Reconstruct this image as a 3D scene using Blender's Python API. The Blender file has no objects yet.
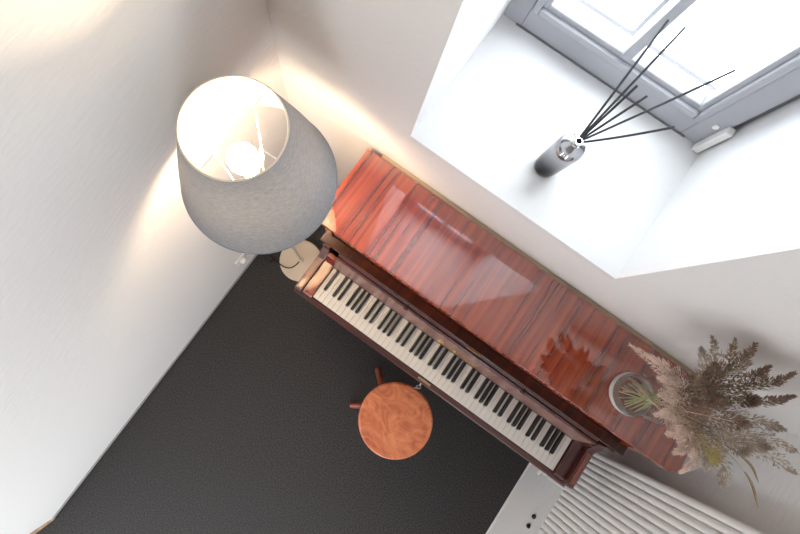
import bpy, bmesh, math, random
from mathutils import Vector, Matrix
random.seed(7)
S = bpy.context.scene
C = S.collection
PI = math.pi

# ------------------------------------------------------------------ materials
def new_mat(name):
    m = bpy.data.materials.new(name); m.use_nodes = True
    nt = m.node_tree; b = nt.nodes.get('Principled BSDF')
    return m, nt, b

def setin(b, **kw):
    for k, v in kw.items():
        k = k.replace('_', ' ')
        if k in b.inputs: b.inputs[k].default_value = v

def mat(name, col, rough=.5, metal=0., spec=None, coat=0., coat_ior=1.5, noise=None, bump=None, ior=None):
    """plain principled material; noise=(scale, amount) mottles the colour, bump=(scale, strength, stretch)"""
    m, nt, b = new_mat(name)
    b.inputs['Base Color'].default_value = (*col, 1)
    setin(b, Roughness=rough, Metallic=metal, Coat_Weight=coat, Coat_IOR=coat_ior, Coat_Roughness=.02)
    if ior: setin(b, IOR=ior)
    if spec is not None: b.inputs['Specular IOR Level'].default_value = spec
    tc = nt.nodes.new('ShaderNodeTexCoord')
    if noise:
        n = nt.nodes.new('ShaderNodeTexNoise'); n.inputs['Scale'].default_value = noise[0]; n.inputs['Detail'].default_value = 5
        r = nt.nodes.new('ShaderNodeValToRGB'); a = noise[1]
        r.color_ramp.elements[0].position = .3; r.color_ramp.elements[1].position = .7
        r.color_ramp.elements[0].color = (*[max(0, c * (1 - a)) for c in col], 1)
        r.color_ramp.elements[1].color = (*[min(1, c * (1 + a)) for c in col], 1)
        nt.links.new(tc.outputs['Object'], n.inputs['Vector']); nt.links.new(n.outputs['Fac'], r.inputs['Fac'])
        nt.links.new(r.outputs['Color'], b.inputs['Base Color'])
    if bump:
        mp = nt.nodes.new('ShaderNodeMapping'); mp.inputs['Scale'].default_value = bump[2] if len(bump) > 2 else (1, 1, 1)
        n = nt.nodes.new('ShaderNodeTexNoise'); n.inputs['Scale'].default_value = bump[0]; n.inputs['Detail'].default_value = 4
        bp = nt.nodes.new('ShaderNodeBump'); bp.inputs['Strength'].default_value = bump[1]; bp.inputs['Distance'].default_value = .004
        nt.links.new(tc.outputs['Object'], mp.inputs['Vector']); nt.links.new(mp.outputs['Vector'], n.inputs['Vector'])
        nt.links.new(n.outputs['Fac'], bp.inputs['Height']); nt.links.new(bp.outputs['Normal'], b.inputs['Normal'])
    return m

def wood(name, dark, mid, light, scale=(38, 1.6, 1.6), rough=.25, coat=1., coat_ior=1.5, coat_rough=.015, blotch=0.):
    m, nt, b = new_mat(name)
    tc = nt.nodes.new('ShaderNodeTexCoord'); mp = nt.nodes.new('ShaderNodeMapping'); mp.inputs['Scale'].default_value = scale
    n = nt.nodes.new('ShaderNodeTexNoise'); n.inputs['Scale'].default_value = 1.0; n.inputs['Detail'].default_value = 7
    n.inputs['Roughness'].default_value = .62; n.inputs['Distortion'].default_value = .25
    r = nt.nodes.new('ShaderNodeValToRGB'); e = r.color_ramp.elements
    e[0].position = .33; e[0].color = (*dark, 1); e[1].position = .68; e[1].color = (*light, 1)
    x = e.new(.5); x.color = (*mid, 1)
    nt.links.new(tc.outputs['Object'], mp.inputs['Vector']); nt.links.new(mp.outputs['Vector'], n.inputs['Vector'])
    nt.links.new(n.outputs['Fac'], r.inputs['Fac']); nt.links.new(r.outputs['Color'], b.inputs['Base Color'])
    setin(b, Roughness=rough, Coat_Weight=coat, Coat_IOR=coat_ior, Coat_Roughness=coat_rough)
    return m

M = {}
M['wall'] = mat('white_wall_paper', (.80, .785, .77), .85, bump=(55, .5, (1, .3, 1.8)))
M['reveal'] = mat('white_plaster', (.77, .77, .77), .8, bump=(40, .1))
M['ceiling'] = mat('ceiling_paint', (.42, .40, .38), .9)
M['far'] = mat('beige_far_wall', (.30, .27, .24), .9)
M['frame'] = mat('window_paint', (.40, .405, .44), .4)
M['outer'] = mat('pale_grey_outer_paint', (.36, .36, .37), .5)
M['gap_shadow'] = mat('dark_gap', (.16, .16, .17), .7)  # dark grey put in for the shade in the gaps round the frame
M['carpet'] = mat('charcoal_carpet', (.056, .053, .053), .95, spec=.1, noise=(165, .75), bump=(700, .6))
M['base'] = mat('grey_skirting', (.35, .34, .33), .5)
M['oak'] = wood('oak_threshold', (.30, .17, .09), (.42, .26, .15), (.52, .34, .2), (6, 30, 6), .5, .2)
M['lid'] = wood('mahogany_lid', (.12, .012, .004), (.27, .032, .009), (.42, .070, .020), (62, 1.3, 1.0), .6, 1., 2.4, 0.)
M['lid'].node_tree.nodes['Principled BSDF'].inputs['Specular IOR Level'].default_value = 0
M['case'] = wood('mahogany_case', (.10, .012, .006), (.20, .027, .012), (.30, .05, .02), (46, 4, 2.0), .25, 1., 1.7)
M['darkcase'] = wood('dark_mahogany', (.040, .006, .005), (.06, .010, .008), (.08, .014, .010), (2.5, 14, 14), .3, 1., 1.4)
M['ledge'] = wood('ledge_mahogany', (.018, .004, .003), (.045, .010, .005), (.09, .021, .008), (46, 4, 2.0), .3, .6, 1.4)  # case mahogany darkened: the ledge's dark reflection is put into the colour
M['backwood'] = wood('pale_back_wood', (.36, .27, .18), (.46, .36, .25), (.54, .43, .31), (3, 40, 40), .6, .1)
M['fall'] = wood('fallboard_veneer', (.20, .10, .085), (.27, .145, .125), (.34, .19, .165), (60, 3, 3), .4, .5, 1.4, .12)
M['white_key'] = mat('white_key', (.80, .775, .73), .25, coat=.3)
M['black_key'] = mat('black_key', (.012, .011, .010), .3)
M['bed'] = mat('key_bed_felt', (.05, .012, .010), .9)  # dark red felt under the keys
M['brass'] = mat('brass', (.75, .55, .28), .25, 1.)
M['gold'] = mat('gold_leaf', (.62, .40, .14), .35, .8)
M['steel'] = mat('steel', (.65, .64, .62), .2, 1.)
M['radiator'] = mat('radiator_enamel', (.88, .86, .83), .35, coat=.2)
M['plastic'] = mat('white_plastic', (.82, .81, .79), .4)
M['black'] = mat('black_plastic', (.012, .012, .013), .3)
M['cord'] = mat('black_textile_cord', (.02, .018, .017), .8)
M['cream'] = mat('cream_lacquered_metal', (.72, .62, .50), .5, .2, coat=.1)
M['reed'] = mat('black_reed', (.018, .018, .022), .7)
M['leg'] = wood('red_brown_leg', (.13, .025, .01), (.24, .05, .02), (.34, .09, .04), (8, 8, 20), .35, .5)
M['stem_green'] = mat('green_stem', (.34, .44, .18), .6, noise=(25, .35))
M['stem_straw'] = mat('straw_stem', (.60, .52, .34), .7, noise=(30, .3))
M['pink'] = mat('pink_beige_plume', (.70, .54, .46), .95, noise=(45, .25))
M['brown'] = mat('brown_plume', (.25, .165, .12), .95, noise=(35, .4))
M['grey'] = mat('grey_beige_plume', (.44, .36, .29), .95, noise=(35, .35))
M['yellow'] = mat('straw_yellow_plume', (.50, .41, .17), .95, noise=(40, .3))
M['blade'] = mat('tan_blade', (.30, .18, .09), .8, noise=(40, .35))

# stool seat: burl-like orange wood
def burl():
    m, nt, b = new_mat('orange_burl_seat')
    tc = nt.nodes.new('ShaderNodeTexCoord')
    n = nt.nodes.new('ShaderNodeTexNoise'); n.inputs['Scale'].default_value = 9; n.inputs['Detail'].default_value = 9
    n.inputs['Distortion'].default_value = 2.2; n.inputs['Roughness'].default_value = .6
    r = nt.nodes.new('ShaderNodeValToRGB'); e = r.color_ramp.elements
    e[0].position = .28; e[0].color = (.34, .06, .02, 1); e[1].position = .72; e[1].color = (.78, .31, .14, 1)
    x = e.new(.5); x.color = (.62, .185, .075, 1)
    nt.links.new(tc.outputs['Object'], n.inputs['Vector']); nt.links.new(n.outputs['Fac'], r.inputs['Fac'])
    nt.links.new(r.outputs['Color'], b.inputs['Base Color'])
    setin(b, Roughness=.45, Coat_Weight=.4, Coat_Roughness=.25)
    return m
M['burl'] = burl()

def fabric(name, col, trans, weave=True):
    m = bpy.data.materials.new(name); m.use_nodes = True; nt = m.node_tree
    for n in list(nt.nodes): nt.nodes.remove(n)
    out = nt.nodes.new('ShaderNodeOutputMaterial'); mix = nt.nodes.new('ShaderNodeMixShader')
    d = nt.nodes.new('ShaderNodeBsdfDiffuse'); t = nt.nodes.new('ShaderNodeBsdfTranslucent')
    mix.inputs['Fac'].default_value = trans
    d.inputs['Color'].default_value = (*col, 1); t.inputs['Color'].default_value = (*col, 1)
    if weave:
        tc = nt.nodes.new('ShaderNodeTexCoord'); mp = nt.nodes.new('ShaderNodeMapping'); mp.inputs['Scale'].default_value = (90, 90, 500)
        n = nt.nodes.new('ShaderNodeTexNoise'); n.inputs['Scale'].default_value = 1; n.inputs['Detail'].default_value = 3
        r = nt.nodes.new('ShaderNodeValToRGB'); e = r.color_ramp.elements
        e[0].position = .3; e[0].color = (*[c * .8 for c in col], 1); e[1].position = .7; e[1].color = (*[c * 1.15 for c in col], 1)
        nt.links.new(tc.outputs['Object'], mp.inputs['Vector']); nt.links.new(mp.outputs['Vector'], n.inputs['Vector'])
        nt.links.new(n.outputs['Fac'], r.inputs['Fac'])
        nt.links.new(r.outputs['Color'], d.inputs['Color']); nt.links.new(r.outputs['Color'], t.inputs['Color'])
    nt.links.new(d.outputs[0], mix.inputs[1]); nt.links.new(t.outputs[0], mix.inputs[2]); nt.links.new(mix.outputs[0], out.inputs[0])
    return m
M['shade'] = fabric('grey_linen_shade', (.27, .285, .32), .22)
M['liner'] = fabric('white_shade_lining', (.70, .67, .61), .28, False)

def emit(name, col, s):
    m = bpy.data.materials.new(name); m.use_nodes = True; nt = m.node_tree
    for n in list(nt.nodes): nt.nodes.remove(n)
    out = nt.nodes.new('ShaderNodeOutputMaterial'); e = nt.nodes.new('ShaderNodeEmission')
    e.inputs['Color'].default_value = (*col, 1); e.inputs['Strength'].default_value = s
    nt.links.new(e.outputs[0], out.inputs[0]); return m
M['bulb'] = emit('lit_bulb', (1, .74, .48), 225)

def glass_pane():
    m = bpy.data.materials.new('window_glass'); m.use_nodes = True; nt = m.node_tree
    for n in list(nt.nodes): nt.nodes.remove(n)
    out = nt.nodes.new('ShaderNodeOutputMaterial'); mix = nt.nodes.new('ShaderNodeMixShader')
    t = nt.nodes.new('ShaderNodeBsdfTransparent'); g = nt.nodes.new('ShaderNodeBsdfGlossy'); g.inputs['Roughness'].default_value = .02
    t.inputs['Color'].default_value = (.97, .98, .98, 1); mix.inputs['Fac'].default_value = .06
    nt.links.new(t.outputs[0], mix.inputs[1]); nt.links.new(g.outputs[0], mix.inputs[2]); nt.links.new(mix.outputs[0], out.inputs[0])
    return m
M['pane'] = glass_pane()

def thin_glass(name, tint, refl):
    """thin clear glass wall: mostly see-through, reflecting more at grazing angles"""
    m = bpy.data.materials.new(name); m.use_nodes = True; nt = m.node_tree
    for n in list(nt.nodes): nt.nodes.remove(n)
    out = nt.nodes.new('ShaderNodeOutputMaterial'); mix = nt.nodes.new('ShaderNodeMixShader')
    t = nt.nodes.new('ShaderNodeBsdfTransparent'); g = nt.nodes.new('ShaderNodeBsdfGlossy'); g.inputs['Roughness'].default_value = .03
    t.inputs['Color'].default_value = (*tint, 1)
    lw = nt.nodes.new('ShaderNodeLayerWeight'); lw.inputs['Blend'].default_value = refl
    nt.links.new(lw.outputs['Facing'], mix.inputs['Fac'])
    nt.links.new(t.outputs[0], mix.inputs[1]); nt.links.new(g.outputs[0], mix.inputs[2]); nt.links.new(mix.outputs[0], out.inputs[0])
    return m
M['vase'] = thin_glass('clear_vase_glass', (.985, .995, .99), .12)
M['thick'] = mat('thick_greenish_glass', (.82, .87, .84), .15, coat=.5)
M['thick'].node_tree.nodes['Principled BSDF'].inputs['Transmission Weight'].default_value = .35

def smoke():
    m, nt, b = new_mat('smoked_mirror_glass')
    tc = nt.nodes.new('ShaderNodeTexCoord'); sp = nt.nodes.new('ShaderNodeSeparateXYZ'); r = nt.nodes.new('ShaderNodeValToRGB')
    e = r.color_ramp.elements; e[0].position = .0; e[0].color = (.02, .02, .022, 1); e[1].position = .11; e[1].color = (.40, .40, .42, 1)
    x = e.new(.045); x.color = (.05, .05, .055, 1)
    nt.links.new(tc.outputs['Object'], sp.inputs[0]); nt.links.new(sp.outputs['Z'], r.inputs['Fac']); nt.links.new(r.outputs['Color'], b.inputs['Base Color'])
    setin(b, Metallic=.9, Roughness=.10, Coat_Weight=.3)
    return m
M['smoke'] = smoke()

# ------------------------------------------------------------------ geometry helpers
def add_box(bm, x0, x1, y0, y1, z0, z1, bev=0., seg=2):
    g = bmesh.ops.create_cube(bm, size=1.0)
    vs = g['verts']
    for v in vs:
        v.co = Vector(((x0 + x1) / 2 + v.co.x * (x1 - x0), (y0 + y1) / 2 + v.co.y * (y1 - y0), (z0 + z1) / 2 + v.co.z * (z1 - z0)))
    if bev:
        es = list({e for v in vs for e in v.link_edges})
        bmesh.ops.bevel(bm, geom=es, offset=bev, segments=seg, affect='EDGES', profile=.5)

def add_prism(bm, prof, axis, a, b, bev=0.):
    """extrude polygon prof [(u,v)...] along axis from a to b"""
    def pt(u, v, t):
        return Vector((t, u, v)) if axis == 'x' else Vector((u, t, v)) if axis == 'y' else Vector((u, v, t))
    A = [bm.verts.new(pt(u, v, a)) for u, v in prof]; B = [bm.verts.new(pt(u, v, b)) for u, v in prof]
    n = len(prof); fs = [bm.faces.new(A), bm.faces.new(B[::-1])]
    for i in range(n): fs.append(bm.faces.new((A[i], B[i], B[(i + 1) % n], A[(i + 1) % n])))
    bmesh.ops.recalc_face_normals(bm, faces=fs)
    if bev:
        bmesh.ops.bevel(bm, geom=list({e for f in fs for e in f.edges}), offset=bev, segments=2, affect='EDGES', profile=.5)

def add_lathe(bm, prof, cx=0, cy=0, seg=48, cap=True):
    """revolve profile [(r,z)...] about a vertical axis"""
    rings = []
    for r, z in prof:
        if r < 1e-6: rings.append([bm.verts.new((cx, cy, z))])
        else: rings.append([bm.verts.new((cx + r * math.cos(2 * PI * i / seg), cy + r * math.sin(2 * PI * i / seg), z)) for i in range(seg)])
    fs = []
    for a, b in zip(rings, rings[1:]):
        for i in range(seg):
            j = (i + 1) % seg
            if len(a) == 1 and len(b) == 1: continue
            if len(a) == 1: fs.append(bm.faces.new((a[0], b[j], b[i])))
            elif len(b) == 1: fs.append(bm.faces.new((a[i], a[j], b[0])))
            else: fs.append(bm.faces.new((a[i], a[j], b[j], b[i])))
    if cap:
        for r in (rings[0], rings[-1]):
            if len(r) > 2: fs.append(bm.faces.new(r))
    bmesh.ops.recalc_face_normals(bm, faces=fs)

def add_tube(bm, pts, rad, seg=8):
    """round tube through points; rad a number or a list"""
    pts = [Vector(p) for p in pts]; n = len(pts)
    rs = rad if isinstance(rad, (list, tuple)) else [rad] * n
    up = Vector((0, 0, 1)); rings = []; prev = None
    for i, p in enumerate(pts):
        d = (pts[min(i + 1, n - 1)] - pts[max(i - 1, 0)]).normalized()
        if prev is None:
            u = d.cross(up) if abs(d.dot(up)) < .95 else d.cross(Vector((1, 0, 0)))
        else:
            u = prev - d * prev.dot(d)
        u.normalize(); prev = u; w = d.cross(u)
        rings.append([bm.verts.new(p + rs[i] * (math.cos(2 * PI * k / seg) * u + math.sin(2 * PI * k / seg) * w)) for k in range(seg)])
    fs = []
    for a, b in zip(rings, rings[1:]):
        for k in range(seg): fs.append(bm.faces.new((a[k], a[(k + 1) % seg], b[(k + 1) % seg], b[k])))
    fs.append(bm.faces.new(rings[0][::-1])); fs.append(bm.faces.new(rings[-1]))
    bmesh.ops.recalc_face_normals(bm, faces=fs)

def curve3(p0, p1, p2, n=10):
    p0, p1, p2 = Vector(p0), Vector(p1), Vector(p2)
    return [(1 - t) ** 2 * p0 + 2 * t * (1 - t) * p1 + t * t * p2 for t in [i / n for i in range(n + 1)]]

def smooth_pts(pts, n=6):
    """Catmull-Rom through points"""
    P = [Vector(p) for p in pts]; P = [P[0] * 2 - P[1]] + P + [P[-1] * 2 - P[-2]]; out = []
    for i in range(1, len(P) - 2):
        for k in range(n):
            t = k / n; a, b, c, d = P[i - 1], P[i], P[i + 1], P[i + 2]
            out.append(.5 * (2 * b + (c - a) * t + (2 * a - 5 * b + 4 * c - d) * t * t + (3 * b - a - 3 * c + d) * t ** 3))
    out.append(P[-2]); return out

def obj(name, bm, m, parent=None, smooth=None, origin=None):
    """link bm as ONE mesh object; vertices are world coordinates, origin moves the pivot"""
    me = bpy.data.meshes.new(name)
    if origin is not None: bmesh.ops.translate(bm, verts=bm.verts, vec=-Vector(origin))
    bm.to_mesh(me); bm.free(); me.materials.append(m)
    o = bpy.data.objects.new(name, me); C.objects.link(o)
    if origin is not None: o.location = origin
    if smooth:
        for p in me.polygons: p.use_smooth = True
        if smooth != 'all':
            a = math.radians(smooth)
            b2 = bmesh.new(); b2.from_mesh(me)
            for e in b2.edges:
                if len(e.link_faces) == 2 and e.calc_face_angle(0) > a: e.smooth = False
            b2.to_mesh(me); b2.free()
    if parent is not None:
        o.parent = parent
        o.location = Vector(o.location) - world_loc(parent)
    return o

def world_loc(o):
    v = Vector(o.location)
    while o.parent is not None:
        o = o.parent; v += Vector(o.location)
    return v

def tag(o, label, cat, group=None):
    o['label'] = label; o['category'] = cat
    if group: o['group'] = group
    return o

def thing(name, loc, label, cat, group=None):
    o = bpy.data.objects.new(name, None); C.objects.link(o); o.location = loc; o.empty_display_size = .05
    return tag(o, label, cat, group)

def box_obj(name, b, m, parent=None, bev=0., **k):
    bm = bmesh.new(); add_box(bm, *b, bev=bev); return obj(name, bm, m, parent, **k)

def struct(name, bm, m, smooth=None, parent=None):
    o = obj(name, bm, m, parent, smooth)
    if parent is None: o['kind'] = 'structure'
    return o

# ------------------------------------------------------------------ room
XL, XR, YB, YF, ZC = -.509, 1.577, .550, -3.6, 2.95
SX0, SX1, SB0, SB1 = 0.0, .738, .008, .758         # window opening at the room face and at the frame
SZ, SY, SOFF = 1.286, 1.062, 2.77                  # sill height, frame plane, soffit
WD = 1.25                                          # outer face of the wall

bm = bmesh.new(); add_box(bm, XL - .3, XR + .12, YF, WD, -.1, 0); struct('floor', bm, M['carpet'])
bm = bmesh.new(); add_box(bm, XL - .3, XR + .12, YF, WD, ZC, ZC + .1); struct('ceiling', bm, M['ceiling'])
bm = bmesh.new(); add_box(bm, XL - .12, XL, -1.846, WD, 0, ZC); struct('wall_left', bm, M['wall'])
RO = (-3.45, -2.03, .5, 2.15)                       # side window behind the camera: y0, y1, z0, z1
bm = bmesh.new(); add_box(bm, XR, XR + .12, RO[1], WD, 0, ZC); add_box(bm, XR, XR + .12, YF, RO[0], 0, ZC)
add_box(bm, XR, XR + .12, RO[0], RO[1], 0, RO[2]); add_box(bm, XR, XR + .12, RO[0], RO[1], RO[3], ZC)
struct('wall_right', bm, M['wall'])

# back wall: thick old wall with a deep window opening
bm = bmesh.new()
add_box(bm, XL, SX0, YB, YB + .02, 0, ZC); add_box(bm, SX1, XR, YB, YB + .02, 0, ZC)
add_box(bm, SX0, SX1, YB, YB + .02, 0, SZ - .02); add_box(bm, SX0, SX1, YB, YB + .02, SOFF + .02, ZC)
struct('wall_back', bm, M['wall'])
bm = bmesh.new()
Y0 = YB + .0005
add_prism(bm, [(SX0, Y0), (SB0, WD), (XL, WD), (XL, YB + .02), (SX0 - .001, YB + .02)], 'z', SZ - .02, ZC)   # left reveal
add_prism(bm, [(SX1, Y0), (SX1 + .001, YB + .02), (XR, YB + .02), (XR, WD), (SB1, WD)], 'z', SZ - .02, ZC)   # right reveal
add_box(bm, XL, XR, YB + .02, WD, 0, SZ - .02)
add_box(bm, SX0 + .001, SX1 - .001, YB + .02, WD, SOFF + .02, ZC)
struct('wall_window', bm, M['reveal'])
bm = bmesh.new(); add_prism(bm, [(SX0, Y0), (SX1, Y0), (SB1, WD), (SB0, WD)], 'z', SZ - .02, SZ); struct('trim_1', bm, M['reveal'])
bm = bmesh.new(); add_prism(bm, [(SX0, Y0), (SX1, Y0), (SB1, WD), (SB0, WD)], 'z', SOFF, SOFF + .02); struct('trim_2', bm, M['reveal'])

# far end of the room, a wall with a small unseen opening added for daylight
bm = bmesh.new()
FO = (.3, .5, 1.2, 1.6)
add_box(bm, XL - .3, FO[0], YF - .12, YF, 0, ZC); add_box(bm, FO[1], XR + .12, YF - .12, YF, 0, ZC)
add_box(bm, FO[0], FO[1], YF - .12, YF, 0, FO[2]); add_box(bm, FO[0], FO[1], YF - .12, YF, FO[3], ZC)
struct('wall_front', bm, M['far'])
# doorway recess at the left: the wall steps back
LO = (-3.5, -2.38, .1, 2.2)                       # unseen opening added in the recess wall to fill the right side with daylight
bm = bmesh.new(); add_box(bm, XL - .2, XL - .12, LO[1], -1.846, 0, ZC); add_box(bm, XL - .2, XL - .12, YF, LO[0], 0, ZC)
add_box(bm, XL - .2, XL - .12, LO[0], LO[1], 0, LO[2]); add_box(bm, XL - .2, XL - .12, LO[0], LO[1], LO[3], ZC)
struct('wall_doorway', bm, M['wall'])
bm = bmesh.new(); add_prism(bm, [(XL - .005, -1.846), (XL - .052, -1.99), (XL - .11, -2.2), (XL - .119, -2.2), (XL - .119, -1.846)], 'z', 0, ZC); struct('trim_3', bm, M['reveal'])
bm = bmesh.new(); add_prism(bm, [(XL + .012, -1.846), (XL - .0, -1.846), (XL - .05, -1.99), (XL - .108, -2.2), (XL - .085, -2.2), (XL - .032, -1.99)], 'z', 0, .012); struct('trim_4', bm, M['oak'])
# slim skirting
bm = bmesh.new(); add_box(bm, XL, XL + .006, -1.846, YB, 0, .022, .002); struct('baseboard_left', bm, M['base'])
bm = bmesh.new(); add_box(bm, XR - .005, XR, -1.8, YB, 0, .015, .002); struct('baseboard_right', bm, M['radiator'])

# window
FZ0, FZ1 = SZ, SOFF
FX0, FX1 = .006, .735
w = bpy.data.objects.new('window_1', None); C.objects.link(w); w.location = ((FX0 + FX1) / 2, SY, SZ); w['kind'] = 'structure'
def ring(bm, x0, x1, z0, z1, y0, y1, t, bev=.004, top=None):
    tt = t if top is None else top
    add_box(bm, x0, x0 + t, y0, y1, z0, z1, bev); add_box(bm, x1 - t, x1, y0, y1, z0, z1, bev)
    add_box(bm, x0 + t - .001, x1 - t + .001, y0, y1, z0, z0 + t, bev); add_box(bm, x0 + t - .001, x1 - t + .001, y0, y1, z1 - tt, z1, bev)
bm = bmesh.new(); ring(bm, FX0, FX1, FZ0, FZ1, SY, SY + .09, .068, .004); obj('window_frame', bm, M['frame'], w)
GX0, GX1, GZ0, GZ1 = FX0 + .070, FX1 - .070, FZ0 + .070, FZ1 - .070
bm = bmesh.new(); ring(bm, GX0, GX1, GZ0, GZ1, SY - .012, SY + .05, .022, .006); ring(bm, GX0 + .020, GX1 - .020, GZ0 + .020, GZ1 - .020, SY + .002, SY + .05, .018, .004)
XM = .378
add_box(bm, XM - .015, XM + .015, SY - .004, SY + .045, GZ0 + .03, GZ1 - .03, .005)
obj('sash', bm, M['frame'], w)
gx = GX0 + .035
for a, b in ((gx, XM - .012), (XM + .012, GX1 - .035)):
    box_obj('pane', (a, b, SY + .020, SY + .024, GZ0 + .035, GZ1 - .035), M['pane'], w)
# outer casements of the double window
bm = bmesh.new()
OY = SY + .13
for a, b in ((GX0 - .02, XM - .006), (XM + .006, GX1 + .02)):
    ring(bm, a, b, GZ0 - .02, GZ1 + .02, OY, OY + .012, .014, .002)
obj('outer_sash', bm, M['outer'], w)
bm = bmesh.new(); add_box(bm, FX1 + .001, SB1 - .002, SY + .02, SY + .04, SZ + .001, SOFF - .001); add_box(bm, FX0 + .05, FX1 - .05, SY - .004, SY + .003, SZ + .001, SZ + .005); obj('gap_shadow', bm, M['gap_shadow'], w)  # backing strip stands in for the shaded gap beside the frame; line along the sill
bm = bmesh.new(); add_box(bm, .722, .744, SY - .028, SY - .003, SZ + .004, SZ + .112, .003); obj('guide_block', bm, M['plastic'], w)
bm = bmesh.new(); add_lathe(bm, [(0, -.004), (.007, -.003), (.008, .0), (.008, .004), (0, .004)], seg=16)
bmesh.ops.rotate(bm, verts=bm.verts, cent=(0, 0, 0), matrix=Matrix.Rotation(PI / 2, 3, 'X')); bmesh.ops.translate(bm, verts=bm.verts, vec=(.706, SY - .001, SZ + .085)); obj('screw_cap', bm, M['plastic'], w, 40)

# ------------------------------------------------------------------ piano
KW = .0236; W = 52 * KW; ZK = .745
pn = thing('upright_piano', (W / 2, .2, 0), 'glossy red-brown mahogany upright piano with open keyboard under the window', 'piano')
# lid with rounded front corners
x0, x1, y0, y1, r = -.123, W + .123, .2123, .531, .038
prof = [(x0, y1), (x0, y0 + r)] + [(x0 + r - r * math.cos(t), y0 + r - r * math.sin(t)) for t in [PI / 2 * k / 6 for k in range(1, 6)]] + [(x0 + r, y0), (x1 - r, y0)]
prof += [(x1 - r + r * math.sin(t), y0 + r - r * math.cos(t)) for t in [PI / 2 * k / 6 for k in range(1, 6)]] + [(x1, y0 + r), (x1, y1)]
bm = bmesh.new(); add_prism(bm, prof, 'z', 1.064, 1.086, .003)
obj('lid', bm, M['lid'], pn)
# case: sides, back, upper panel, lower panel
cx0, cx1 = -.098, W + .098
bm = bmesh.new(); add_box(bm, cx0, cx0 + .03, .232, .525, 0, 1.063, .002); obj('side_panel', bm, M['case'], pn)
bm = bmesh.new(); add_box(bm, cx1 - .03, cx1, .232, .525, 0, 1.063, .002); obj('side_panel', bm, M['case'], pn)
bm = bmesh.new(); add_box(bm, cx0 + .03, cx1 - .03, .240, .262, .745, 1.063, .002); obj('upper_panel', bm, M['case'], pn)
bm = bmesh.new(); add_box(bm, cx0 + .03, cx1 - .03, .505, .5485, .05, 1.078); obj('back_panel', bm, M['backwood'], pn)
bm = bmesh.new(); add_box(bm, cx0 + .03, cx1 - .03, .235, .257, .09, .64, .002); obj('lower_panel', bm, M['case'], pn)
bm = bmesh.new(); add_box(bm, cx0 + .03, cx1 - .03, .215, .26, .0, .09, .004); obj('plinth', bm, M['darkcase'], pn)
# folded key lid: a fallboard leaning back behind the keys, with a rolled moulding and a flat ledge on top
fb = obj('fallboard', (lambda b: (add_prism(b, [(.153, .748), (.168, .748), (.188, .858), (.173, .858)], 'x', -.004, W + .004), b)[1])(bmesh.new()), M['fall'], pn)
bm = bmesh.new(); add_prism(bm, [(.172, .856), (.174, .868), (.180, .872), (.186, .868), (.193, .872), (.199, .876), (.21, .870), (.21, .850), (.188, .850)], 'x', -.004, W + .004, .001)
obj('moulding', bm, M['darkcase'], pn)
bm = bmesh.new(); add_box(bm, cx0 - .002, cx1 + .006, .197, .239, .866, .884, .003); obj('music_ledge', bm, M['ledge'], pn)
for kx in (.335, W - .335):
    bm = bmesh.new(); add_lathe(bm, [(.0, -.012), (.008, -.010), (.010, -.002), (.006, .004), (.006, .014), (0, .014)], seg=16)
    bmesh.ops.rotate(bm, verts=bm.verts, cent=(0, 0, 0), matrix=Matrix.Rotation(-PI / 2, 3, 'X')); bmesh.ops.translate(bm, verts=bm.verts, vec=(kx, .178, .866))
    k = obj('lid_knob', bm, M['darkcase'], fb, 40)
bm = bmesh.new(); add_box(bm, .612, .682, .188, .197, .8735, .8775, .001); obj('strike_plate', bm, M['brass'], fb)
# gold script on the fallboard (blurred in the photograph: a run of flowing letter strokes)
bm = bmesh.new()
fd = Vector((0, .02, .11)).normalized(); nn = Vector((0, -.11, .02)).normalized(); o0 = Vector((.530, .1575, .7735)) + nn * .0008
def glyph(x, pts, s=.021):
    add_tube(bm, smooth_pts([o0 + Vector((x + u * s, 0, 0)) + fd * (v * s) for u, v in pts], 5), .0019, 5)
G = [[(0, .9), (.5, 1.3), (1, 1.2), (.2, .1), (0, 0), (.6, .05), (1, .2)], [(0, .1), (.2, .7), (.3, .1), (.6, .2)], [(0, 0), (.15, .7), (.35, .6), (.4, 0), (.6, .7), (.8, .6), (.9, 0)],
     [(0, .3), (.4, .6), (.3, .9), (.05, .5), (.2, 0), (.6, .2)], [(0, 0), (.1, .7), (.4, .75), (.5, .4), (.3, 0)], [(.4, .7), (.1, .6), (.0, .2), (.3, 0), (.5, .6), (.55, 0), (.7, .2)]]
seq = [0, 1, 2, 2, 3, 4, 2, 5, 2, 2]; gx = 0
for q in seq: glyph(gx, G[q]); gx += .019
lt = obj('maker_lettering', bm, M['gold'], fb); lt['label'] = 'small gold script lettering'
# arms and key blocks
def arm(ax0, ax1):
    bm = bmesh.new()
    add_prism(bm, [(-.018, .60), (-.018, .768), (-.010, .778), (.150, .778), (.165, .790), (.190, .82), (.190, .862), (.236, .862), (.236, .60)], 'x', ax0, ax1, .003)
    a = obj('arm', bm, M['darkcase'], pn)
    bm = bmesh.new(); add_box(bm, ax0 + .007, ax1 - .007, .0, .142, .7755, .7805, .0015)
    obj('arm_inlay', bm, M['case'], a); return a
arm(-.083, -.050); arm(W + .050, W + .083)
for a, b in ((-.050, -.003), (W + .003, W + .050)):
    bm = bmesh.new(); add_prism(bm, [(-.010, .66), (-.010, .749), (.0, .757), (.155, .757), (.172, .80), (.19, .80), (.19, .66)], 'x', a, b, .002); obj('key_block', bm, M['darkcase'] if a > .5 else M['case'], pn)  # right block takes the darker wood, its shade put into the colour
bm = bmesh.new(); add_prism(bm, [(-.028, .63), (-.028, .722), (-.023, .729), (-.009, .731), (-.003, .727), (-.003, .63)], 'x', -.083, W + .083, .001); ks = obj('keyslip', bm, M['darkcase'], pn)
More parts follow.
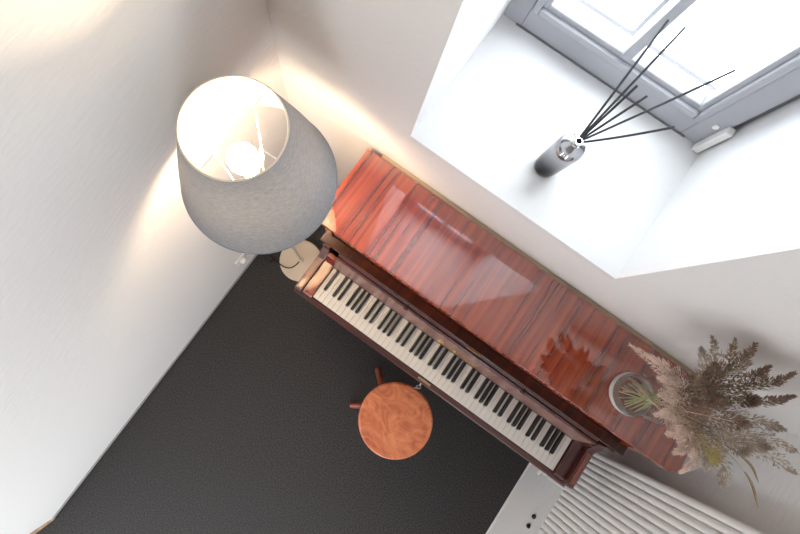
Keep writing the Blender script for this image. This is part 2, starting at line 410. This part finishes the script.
bm = bmesh.new(); add_box(bm, -.083, W + .083, -.02, .238, .60, .655, .003); obj('key_bed', bm, M['darkcase'], pn)
bm = bmesh.new(); add_box(bm, -.003, W + .003, .0, .19, .70, .7195); obj('key_frame', bm, M['bed'], pn)
# lock and key on the keyslip
bm = bmesh.new(); add_box(bm, .560, .622, -.018, -.009, .7295, .7325, .001); lp = obj('lock_plate', bm, M['brass'], ks)
bm = bmesh.new()
add_tube(bm, [(.590, -.026, .712), (.590, -.040, .712)], .0028, 8)
bw = [(.590 + .009 * math.sin(t), -.046 - .006 * math.cos(t), .712 + .0) for t in [2 * PI * k / 14 for k in range(15)]]
add_tube(bm, bw, .0024, 6)
add_tube(bm, [(.583, -.052, .712), (.578, -.058, .712), (.583, -.062, .712), (.588, -.056, .712), (.585, -.051, .712)], .0022, 6)
kk = obj('lock_key', bm, M['steel'], lp); kk['label'] = 'small silver key in the lock'
# 88 keys, A to C
wm = None
pat = [0, 1, 2, 3, 4, 5, 6]                         # white note letters A B C D E F G
ci = 0
def white_shape(i):
    letter = i % 7                                    # 0=A
    bl = {0: 1, 1: 1, 2: 0, 3: 1, 4: 1, 5: 0, 6: 1}[letter]; br = {0: 1, 1: 0, 2: 1, 3: 1, 4: 0, 5: 1, 6: 1}[letter]
    if i == 0: bl = 0
    if i == 51: br = 0
    return bl, br
BWD = .0115
boff = {0: .0, 2: -.0016, 3: .0016, 5: -.002, 6: 0}   # black after A, C, D, F, G
cache = {}
for i in range(52):
    bl, br = white_shape(i); L = i % 7; x = i * KW; g = .0005
    lf = (BWD / 2 + boff.get((i - 1) % 7, 0) + .0008) if bl else g
    rt = (BWD / 2 - boff.get(L, 0) + .0008) if br else g
    key = (round(lf, 5), round(rt, 5))
    if key not in cache:
        b = bmesh.new()
        add_prism(b, [(g, 0), (KW - g, 0), (KW - g, .050), (KW - rt, .050), (KW - rt, .152), (lf, .152), (lf, .050), (g, .050)], 'z', -.022, 0, .0006)
        me = bpy.data.meshes.new('white_key'); b.to_mesh(me); b.free(); me.materials.append(M['white_key']); cache[key] = me
    o = bpy.data.objects.new('white_key', cache[key]); C.objects.link(o); o.parent = pn; o.location = Vector((x, 0, ZK)) - Vector(pn.location)
b = bmesh.new(); add_prism(b, [(.052, -.010), (.0535, .009), (.057, .012), (.152, .012), (.152, -.010)], 'x', -BWD / 2, BWD / 2, .0012)
bme = bpy.data.meshes.new('black_key'); b.to_mesh(bme); b.free(); bme.materials.append(M['black_key'])
for i in range(51):
    if white_shape(i)[1]:
        o = bpy.data.objects.new('black_key', bme); C.objects.link(o); o.parent = pn
        o.location = Vector(((i + 1) * KW + boff.get(i % 7, 0), 0, ZK)) - Vector(pn.location)

# ------------------------------------------------------------------ stool
sx, sy = .652, -.242
st = thing('piano_stool', (sx, sy, 0), 'round orange-brown wooden stool in front of the keyboard', 'stool')
bm = bmesh.new(); add_lathe(bm, [(0, .446), (.160, .446), (.174, .450), (.180, .458), (.181, .468), (.178, .476), (.172, .480), (0, .480)], sx, sy, 72); obj('seat', bm, M['burl'], st, 30)
bm = bmesh.new(); add_lathe(bm, [(0, .28), (.030, .28), (.034, .30), (.034, .42), (.07, .43), (.07, .446), (0, .446)], sx, sy, 32); obj('column', bm, M['leg'], st, 30)
for dx, dy in ((-.148, .138), (-.155, -.136), (.145, .135), (.145, -.138)):
    bm = bmesh.new()
    add_tube(bm, smooth_pts([(sx + dx * .10, sy + dy * .10, .34), (sx + dx * .30, sy + dy * .30, .17), (sx + dx * .62, sy + dy * .62, .065), (sx + dx * .97, sy + dy * .97, .018)], 5), [.019] * 14 + [.018, .017], 12)
    obj('leg', bm, M['leg'], st, 50)

# ------------------------------------------------------------------ floor lamp
lx, ly = -.263, .152
fl = thing('floor_lamp', (lx, ly, 0), 'lit floor lamp with tapered grey fabric shade left of the piano', 'lamp')
bm = bmesh.new(); add_lathe(bm, [(0, 0), (.126, 0), (.131, .004), (.131, .012), (.127, .018), (.02, .024), (.014, .03), (0, .03)], lx, ly, 64); obj('base', bm, M['cream'], fl, 30)
bm = bmesh.new(); add_tube(bm, [(lx, ly, .028), (lx, ly, 1.375)], .0075, 14); obj('pole', bm, M['cream'], fl, 50)
bm = bmesh.new(); add_lathe(bm, [(0, 1.345), (.016, 1.345), (.020, 1.352), (.020, 1.402), (.015, 1.408), (0, 1.408)], lx, ly, 24); obj('socket', bm, M['plastic'], fl, 40)
ZT, ZB, RT, RB = 1.615, 1.342, .116, .216
def shade_prof(off):
    out = []
    for k in range(13):
        t = k / 12; out.append((RB + (RT - RB) * t + .003 * math.sin(PI * t) + off, ZB + (ZT - ZB) * t))
    return out
ax_, ay_ = lx + .002, ly + .014; lc = (ax_, ay_)
bm = bmesh.new(); add_lathe(bm, shade_prof(0), *lc, 96, cap=False); sh = obj('shade', bm, M['shade'], fl, 'all')
bm = bmesh.new(); add_lathe(bm, shade_prof(-.0025), *lc, 96, cap=False); obj('shade_lining', bm, M['liner'], sh, 'all')
for nm, rr, zz in (('top_rim', RT - .001, ZT), ('bottom_rim', RB - .001, ZB)):
    bm = bmesh.new(); add_tube(bm, [(ax_ + rr * math.cos(2 * PI * k / 96), ay_ + rr * math.sin(2 * PI * k / 96), zz) for k in range(97)], .0022, 6); obj(nm, bm, M['liner'] if nm == 'top_rim' else M['shade'], sh, 50)
for ang in (88, -89, 0):
    a = math.radians(ang); c, s = math.cos(a), math.sin(a)
    bm = bmesh.new(); add_tube(bm, [(ax_ + (RT - .002) * c, ay_ + (RT - .002) * s, ZT - .003), (ax_ + .070 * c, ay_ + .070 * s, ZT - .006), (ax_ + .066 * c, ay_ + .066 * s, ZT - .012), (lx + .052 * c, ly + .052 * s, 1.40), (lx + .018 * c, ly + .018 * s, 1.372)], .0018, 6)
    obj('spoke', bm, M['plastic'], fl, 50)
bm = bmesh.new(); add_lathe(bm, [(0, 1.526), (.015, 1.523), (.027, 1.514), (.035, 1.502), (.038, 1.488), (.035, 1.473), (.026, 1.453), (.017, 1.430), (.014, 1.404), (0, 1.404)], lx, ly, 32); obj('bulb', bm, M['bulb'], fl, 'all')
bm = bmesh.new(); add_tube(bm, smooth_pts([(lx, ly - .012, .0275), (lx - .006, ly - .045, .0272), (lx - .022, ly - .076, .0262), (lx - .054, ly - .092, .0245), (lx - .088, ly - .094, .0225), (lx - .118, ly - .096, .0215), (lx - .140, ly - .094, .006), (lx - .168, ly - .088, .006)], 5), .0035, 8); obj('power_cord', bm, M['cord'], fl, 50)
bm = bmesh.new(); add_box(bm, -.475, -.405, .030, .064, .0, .024, .005); obj('foot_switch', bm, M['black'], fl)

# wall socket by the floor
ws = thing('wall_socket', (XL, -.055, .21), 'small white socket low on the left wall below the lamp shade', 'socket')
bm = bmesh.new(); add_box(bm, XL + .0005, XL + .012, -.095, -.015, .17, .25, .004); obj('cover_plate', bm, M['plastic'], ws)
bm = bmesh.new(); add_lathe(bm, [(0, 0), (.019, 0), (.020, .004), (.020, .012), (.012, .026), (0, .026)], seg=20)
bmesh.ops.rotate(bm, verts=bm.verts, cent=(0, 0, 0), matrix=Matrix.Rotation(PI / 2, 3, 'Y')); bmesh.ops.translate(bm, verts=bm.verts, vec=(XL + .011, -.055, .21)); obj('plug', bm, M['plastic'], ws, 40)

# ------------------------------------------------------------------ radiator on the right wall
rd = thing('radiator', (XR, -.2, .48), 'white ribbed radiator on the right wall beside the piano', 'radiator')
RX = XR - .098; zb, zt = .478, 1.86
n = 34; pitch = .0292
for k in range(n):
    yc = .184 - pitch * k
    bm = bmesh.new()
    r_ = .0138; prof = []
    for q in range(9):
        t = PI * q / 8; prof.append((RX + r_ * .6 - r_ * .6 * math.sin(t), yc + r_ * math.cos(t)))
    prof += [(RX + .045, yc - r_), (RX + .045, yc + r_)]
    add_prism(bm, prof, 'z', zb + .012, zt - .012)
    cap = [[RX + .03 + (x - RX - .03) * f, yc + (y - yc) * f] for f in (.75,) for x, y in prof]
    add_prism(bm, [tuple(c) for c in cap], 'z', zb, zb + .0125); add_prism(bm, [tuple(c) for c in cap], 'z', zt - .0125, zt)
    obj('column', bm, M['radiator'], rd, 35)
yl = .184 - pitch * (n - 1)
bm = bmesh.new(); add_box(bm, RX + .020, RX + .056, yl - .018, .202, zb + .004, zb + .05, .003); add_box(bm, RX + .020, RX + .056, yl - .018, .202, zt - .05, zt - .004, .003)
add_box(bm, RX + .034, RX + .044, yl - .019, .2035, zb + .004, zt - .004); obj('header', bm, M['radiator'], rd)
bm = bmesh.new(); add_box(bm, RX + .055, XR - .002, .10, .13, 1.55, 1.60, .003); add_box(bm, RX + .055, XR - .002, -.60, -.57, 1.55, 1.60, .003); add_box(bm, RX + .055, XR - .0005, .10, .13, .60, .65, .003); add_box(bm, RX + .055, XR - .002, -.60, -.57, .60, .65, .003); obj('wall_bracket', bm, M['radiator'], rd)
bm = bmesh.new()
add_tube(bm, smooth_pts([(RX + .040, -.030, zb + .02), (RX + .040, -.030, .36), (RX + .045, -.030, .30), (RX + .06, -.030, .262), (XR - .004, -.030, .250)], 5), .008, 10)
obj('supply_pipe', bm, M['plastic'], rd, 50)
bm = bmesh.new(); add_tube(bm, [(RX + .040, .15, zb + .02), (RX + .040, .15, .0005)], .009, 12); obj('return_pipe', bm, M['radiator'], rd, 50)
bm = bmesh.new(); add_tube(bm, [(XR - .060, -.052, .215), (XR - .060, .0, .225)], [.013, .015], 14); add_tube(bm, [(XR - .058, -.026, .22), (XR - .004, -.026, .235)], .009, 10); obj('valve', bm, M['plastic'], rd, 50)
for yy, lab in ((-.241, 'black round cap on the white wall below the radiator, the one nearer the piano'), (-.296, 'black round cap on the white wall below the radiator, the one farther from the piano')):
    bm = bmesh.new(); add_lathe(bm, [(0, 0), (.011, 0), (.012, .004), (.010, .010), (.005, .013), (0, .0135)], seg=20)
    bmesh.ops.rotate(bm, verts=bm.verts, cent=(0, 0, 0), matrix=Matrix.Rotation(-PI / 2, 3, 'Y')); bmesh.ops.translate(bm, verts=bm.verts, vec=(XR - .0003, yy, .277))
    tag(obj('pipe_cap', bm, M['black'], None, 40, origin=(XR, yy, .277)), lab, 'cap', 'black caps below the radiator')

# ------------------------------------------------------------------ reed diffuser on the sill
bx, by = .385, .716
db = thing('diffuser_bottle', (bx, by, SZ), 'smoky silver glass diffuser bottle on the white window sill', 'bottle')
bm = bmesh.new(); add_lathe(bm, [(0, SZ), (.032, SZ), (.0355, SZ + .004), (.037, SZ + .02), (.0405, SZ + .118), (.0395, SZ + .130), (.034, SZ + .139), (.016, SZ + .145), (.0125, SZ + .148), (0, SZ + .148)], bx, by, 48)
obj('body', bm, M['smoke'], db, 40, origin=(bx, by, SZ))
bm = bmesh.new(); add_lathe(bm, [(.0085, SZ + .146), (.0115, SZ + .147), (.012, SZ + .162), (.0105, SZ + .1645), (.008, SZ + .1645), (.008, SZ + .150)], bx, by, 24, cap=False); obj('neck', bm, M['steel'], db, 40)
reeds = [((.372, 1.022, 1.56), 'black reed stick leaning highest of the bunch, the left of the two longest', .004),
         ((.412, 1.018, 1.57), 'black reed stick, the right one of the two longest crossing the window bar', .002),
         ((.4005, .839, 1.55), 'short black reed stick close beside the two longest ones', .002),
         ((.445, .867, 1.515), 'short black reed stick, second from the two longest, pointing at the sash', .002),
         ((.582, 1.040, 1.535), 'long black reed stick pointing to the right glass pane', -.012),
         ((.545, .846, 1.507), 'lowest black reed stick, bending right over the sill', -.014)]
nz = SZ + .151
for i, (tip, lab, sag) in enumerate(reeds):
    a = 2 * PI * i / 6; d = Vector(tip) - Vector((bx, by, nz)); d.normalize()
    p0 = Vector((bx, by, nz)) - Vector((d.x, d.y, 0)) * .004 + Vector((0, 0, -.0005)); 
    p0 += Vector((-d.y, d.x, 0)) * .0015
    mid = (p0 + Vector(tip)) / 2 + Vector((0, 0, -sag * -1.2))
    bm = bmesh.new(); add_tube(bm, curve3(p0, mid, tip, 8), [.0030, .0030, .0030, .0031, .0031, .0032, .0032, .0032, .0032], 7)
    tag(obj('reed_stick', bm, M['reed'], None, 50, origin=tuple(p0)), lab, 'reed', 'reeds in the diffuser bottle')

# ------------------------------------------------------------------ vase and dried bouquet
vx, vy, vz = 1.083, .350, 1.0862
bm = bmesh.new()
add_lathe(bm, [(0, vz), (.060, vz), (.068, vz + .004), (.071, vz + .012), (.071, vz + .185), (.0705, vz + .187), (.0685, vz + .187), (.068, vz + .185), (.068, vz + .022), (.064, vz + .016), (0, vz + .014)], vx, vy, 64)
vs_ = thing('vase', (vx, vy, vz), 'clear glass cylinder vase holding dried grasses on the right end of the piano', 'vase')
obj('glass_body', bm, M['vase'], vs_, 40)
bm = bmesh.new(); add_lathe(bm, [(.0600, vz + .002), (.0705, vz + .003), (.0720, vz + .008), (.0715, vz + .018), (.068, vz + .020), (.0625, vz + .012)], vx, vy, 64, cap=False); obj('base_ring', bm, M['thick'], vs_, 60)

def plume_mesh(axis_pts, rad, n, size, bm, flat=.35, droop=.25, rng=random):
    """spikelets (small pointed husks) along a curved axis"""
    P = [Vector(p) for p in axis_pts]; m = len(P) - 1
    for k in range(n):
        t = rng.random() ** .85; f = t * m; i = min(int(f), m - 1); p = P[i].lerp(P[i + 1], f - i); d = (P[i + 1] - P[i]).normalized()
        env = rad * (math.sin(PI * min(1, .12 + t * .88)) ** .7) * (1 - .45 * t)
        u = d.orthogonal().normalized(); a = rng.random() * 2 * PI; rdv = (Matrix.Rotation(a, 3, d) @ u)
        q = p + rdv * env * (rng.random() ** .6)
        dr = (d * (.75 + .5 * rng.random()) + rdv * (.55 + .5 * rng.random()) + Vector((rng.uniform(-.3, .3), rng.uniform(-.3, .3), -droop * rng.random()))).normalized()
        L = size * rng.uniform(.6, 1.4); w_ = L * flat * rng.uniform(.5, 1); s = dr.orthogonal().normalized(); s = Matrix.Rotation(rng.random() * 2 * PI, 3, dr) @ s; c2 = dr.cross(s)
        a0 = bm.verts.new(q - dr * L * .4); b0 = bm.verts.new(q + dr * L * .6)
        m1 = bm.verts.new(q + s * w_ * .5); m2 = bm.verts.new(q - s * w_ * .25 + c2 * w_ * .43); m3 = bm.verts.new(q - s * w_ * .25 - c2 * w_ * .43)
        for tri in ((a0, m1, m2), (a0, m2, m3), (a0, m3, m1), (b0, m2, m1), (b0, m3, m2), (b0, m1, m3)): bm.faces.new(tri)

def grass(name, tip, kind, label, plen, rad, n, size, cat='dried grass', group='dried grasses in the vase', bend=.05):
    tip = Vector(tip); d = tip - Vector((vx, vy, vz)); a = math.atan2(d.y, d.x)
    jit = random.uniform(-.45, .45)
    base = Vector((vx - .045 * math.cos(a + jit), vy - .045 * math.sin(a + jit), vz + .018 + random.random() * .012))
    base += Vector((random.uniform(-.010, .010), random.uniform(-.010, .010), 0))
    rim = Vector((vx + .055 * math.cos(a - jit * .6), vy + .055 * math.sin(a - jit * .6), vz + .20 + random.random() * .01))
    ctrl = [base, rim, rim.lerp(tip, .5) + Vector((0, 0, bend)), tip]
    pts = smooth_pts(ctrl, 8)
    # arc-length split: the last plen metres carry the plume
    acc = 0; cut = len(pts) - 1
    while cut > 1 and acc < plen: acc += (pts[cut] - pts[cut - 1]).length; cut -= 1
    o = thing(name, tuple(base), label, cat, group)
    bm = bmesh.new(); k = len(pts); add_tube(bm, pts, [.0022 - .0015 * i / k for i in range(k)], 6)
    green = kind in ('pink', 'brown') and random.random() < .75
    obj('stem', bm, M['stem_green'] if green else M['stem_straw'], o, 60)
    bm = bmesh.new()
    if kind == 'blade':
        ax = pts[cut:]; m_ = len(ax) - 1
        side = (ax[-1] - ax[0]).cross(Vector((0, 0, 1))).normalized(); th = Vector((0, 0, .0006)); L = []; Rr = []; L2 = []; R2 = []
        for i, p in enumerate(ax):
            wv = .0028 * math.sin(PI * (.15 + .85 * i / m_)) + .0003
            L.append(bm.verts.new(p + side * wv + th)); Rr.append(bm.verts.new(p - side * wv + th)); L2.append(bm.verts.new(p + side * wv - th)); R2.append(bm.verts.new(p - side * wv - th))
        for i in range(m_):
            for A_, B_ in ((L, Rr), (Rr, R2), (R2, L2), (L2, L)): bm.faces.new((A_[i], A_[i + 1], B_[i + 1], B_[i]))
        bm.faces.new((L[0], Rr[0], R2[0], L2[0])); bm.faces.new((L[-1], Rr[-1], R2[-1], L2[-1]))
        bmesh.ops.recalc_face_normals(bm, faces=bm.faces)
        obj('leaf_blade', bm, M['blade'], o)
    else:
        plume_mesh(pts[cut:], rad * 1.1, int(n * 1.9), size * .85, bm); obj('plume', bm, M[kind], o)
    return o

PL = []   # (tip, kind, label)
P_ = 'pink'; B_ = 'brown'; G_ = 'grey'
grasses = [
 ((.863, .405, 1.30), P_, 'short pink-beige plume bending back over the left side of the vase, tip towards the window', .16, .020, 190, .012),
 ((.888, .395, 1.335), P_, 'pink-beige plume just above the vase rim, beside the one bending back over the lid', .14, .026, 220, .012),
 ((.930, .352, 1.36), P_, 'fluffy pink-beige plume directly over the vase opening', .15, .034, 300, .012),
 ((.963, .318, 1.35), P_, 'fluffy pink-beige plume over the vase rim, second from the keyboard side', .14, .034, 300, .012),
 ((.996, .271, 1.33), P_, 'pink-beige plume leaning from the vase towards the keyboard', .13, .030, 280, .012),
 ((1.030, .240, 1.35), P_, 'thick pink-beige plume hanging over the lid edge beside the vase', .15, .032, 320, .012),
 ((1.085, .213, 1.335), P_, 'pale pink plume at the near corner of the bouquet, above the lid corner', .16, .030, 320, .012),
 ((1.148, .186, 1.31), P_, 'lowest pale pink plume, drooping past the rounded lid corner to the radiator', .17, .024, 280, .012),
 ((.930, .455, 1.43), G_, 'grey-beige plume closest to the wall under the window reveal', .20, .024, 230, .011),
 ((.948, .501, 1.42), G_, 'thin grey-beige plume, second along the wall side of the bouquet', .18, .020, 170, .011),
 ((.962, .505, 1.465), B_, 'dark brown plume with a hooked tip at the top of the bouquet', .17, .017, 120, .012),
 ((1.004, .523, 1.47), B_, 'sparse brown plume rising along the wall behind the hooked one', .16, .020, 120, .012),
 ((1.017, .503, 1.45), G_, 'grey-beige plume low along the wall side of the bouquet', .22, .024, 220, .011),
 ((1.119, .517, 1.47), B_, 'longest brown plume pointing right along the wall', .24, .017, 260, .012),
 ((1.079, .506, 1.45), B_, 'brown plume just inside the longest one', .22, .024, 280, .012),
 ((1.187, .490, 1.43), B_, 'dark slender brown plume reaching to the right, second longest', .24, .016, 280, .012),
 ((1.068, .400, 1.48), B_, 'dark brown plume in the middle of the bouquet pointing at the camera', .22, .034, 420, .012),
 ((1.184, .394, 1.45), G_, 'wispy grey-beige plume on the right of the bouquet, below the slender brown one', .22, .022, 220, .011),
 ((1.053, .331, 1.50), B_, 'tall brown plume at the centre front of the bouquet', .22, .034, 420, .012),
 ((1.267, .379, 1.42), G_, 'wispy grey-beige plume reaching out over the wall right of the piano', .22, .026, 170, .011),
 ((1.313, .339, 1.40), G_, 'outermost wispy grey-beige plume at the lower right', .22, .028, 150, .011),
 ((1.149, .326, 1.47), G_, 'broad soft grey-beige plume on the right half of the bouquet', .23, .038, 380, .011),
 ((1.133, .288, 1.45), G_, 'broad soft grey-beige plume beside the yellowish one', .22, .036, 360, .011),
 ((1.192, .204, 1.38), G_, 'grey-beige plume at the bottom of the bouquet above the radiator', .20, .028, 260, .011),
 ((1.132, .215, 1.38), G_, 'grey-beige plume behind the lowest pink one', .19, .028, 260, .011),
 ((.950, .373, 1.45), B_, 'dark brown plume above the vase at the left of the bouquet', .18, .034, 380, .012),
 ((.985, .345, 1.48), B_, 'brown plume standing over the vase, between the fluffy pink ones and the tall brown one', .20, .036, 420, .012),
 ((.960, .430, 1.45), B_, 'brown plume over the back of the vase towards the wall', .20, .030, 340, .012),
 ((1.115, .232, 1.41), 'yellow', 'straw-yellow plume in the lower middle of the bouquet', .15, .028, 280, .011),
 ((1.242, .263, 1.40), 'blade', 'tan pointed leaf blade sticking out below the grey-beige plumes', .09, 0, 0, 0),
 ((1.295, .211, 1.38), 'blade', 'lowest tan leaf blade, hanging over the radiator side', .09, 0, 0, 0),
]
for tip, kind, lab, pl, rad, n_, sz in grasses:
    grass('reed_leaf' if kind == 'blade' else 'grass_plume', tip, kind, lab, pl, rad, n_, sz, 'leaf' if kind == 'blade' else 'dried grass')

# ------------------------------------------------------------------ light
wd = bpy.data.worlds.new('overcast_sky'); S.world = wd; wd.use_nodes = True
bg = wd.node_tree.nodes['Background']; bg.inputs['Color'].default_value = (.90, .95, 1.0, 1); bg.inputs['Strength'].default_value = 10.3
def portal(name, loc, rot, sx_, sy_):
    l = bpy.data.lights.new(name, 'AREA'); l.shape = 'RECTANGLE'; l.size = sx_; l.size_y = sy_; l.cycles.is_portal = True
    o = bpy.data.objects.new(name, l); C.objects.link(o); o.location = loc; o.rotation_euler = rot
portal('window_daylight', ((FX0 + FX1) / 2, WD - .02, (SZ + SOFF) / 2), (-PI / 2, 0, 0), SB1 - SB0, SOFF - SZ)
portal('side_window_daylight', (XR + .06, (RO[0] + RO[1]) / 2, (RO[2] + RO[3]) / 2), (PI / 2, 0, PI / 2), RO[1] - RO[0], RO[3] - RO[2])
portal('recess_opening_daylight', (XL - .16, (LO[0] + LO[1]) / 2, (LO[2] + LO[3]) / 2), (PI / 2, 0, -PI / 2), LO[1] - LO[0], LO[3] - LO[2])  # portal of the added recess opening
portal('far_opening_daylight', ((FO[0] + FO[1]) / 2, YF - .06, (FO[2] + FO[3]) / 2), (PI / 2, 0, 0), FO[1] - FO[0], FO[3] - FO[2])  # portal of the added far opening

# ------------------------------------------------------------------ camera (wide lens looking down from above the stool)
F, PX, PY = 383.204, -48.7303, 11.5037
cd = bpy.data.cameras.new('camera'); cam = bpy.data.objects.new('camera', cd); C.objects.link(cam); S.camera = cam
R = Matrix(((.81079124, .58416485, .03699977), (.58396169, -.80294259, -.11946527), (-.04007872, .11846784, -.99214871)))   # world -> (right, down, forward)
right, down, fwd = Vector(R[0]), Vector(R[1]), Vector(R[2])
mw = Matrix((right, -down, -fwd)).transposed().to_4x4(); mw.translation = Vector((.15285892, -.03634185, 2.37595915)); cam.matrix_world = mw
cd.sensor_width = 36; cd.sensor_fit = 'HORIZONTAL'; cd.lens = F / 800 * 36; cd.shift_x = -PX / 800; cd.shift_y = PY / 800; cd.clip_start = .02

vs = S.view_settings; vs.view_transform = 'Standard'; vs.look = 'None'; vs.exposure = 0.0; vs.gamma = 1.0; vs.use_curve_mapping = False
S.cycles.max_bounces = 10; S.cycles.diffuse_bounces = 6; S.cycles.transparent_max_bounces = 16; S.cycles.sample_clamp_indirect = 6; S.cycles.use_denoising = True
S.cycles.caustics_reflective = False; S.cycles.caustics_refractive = False
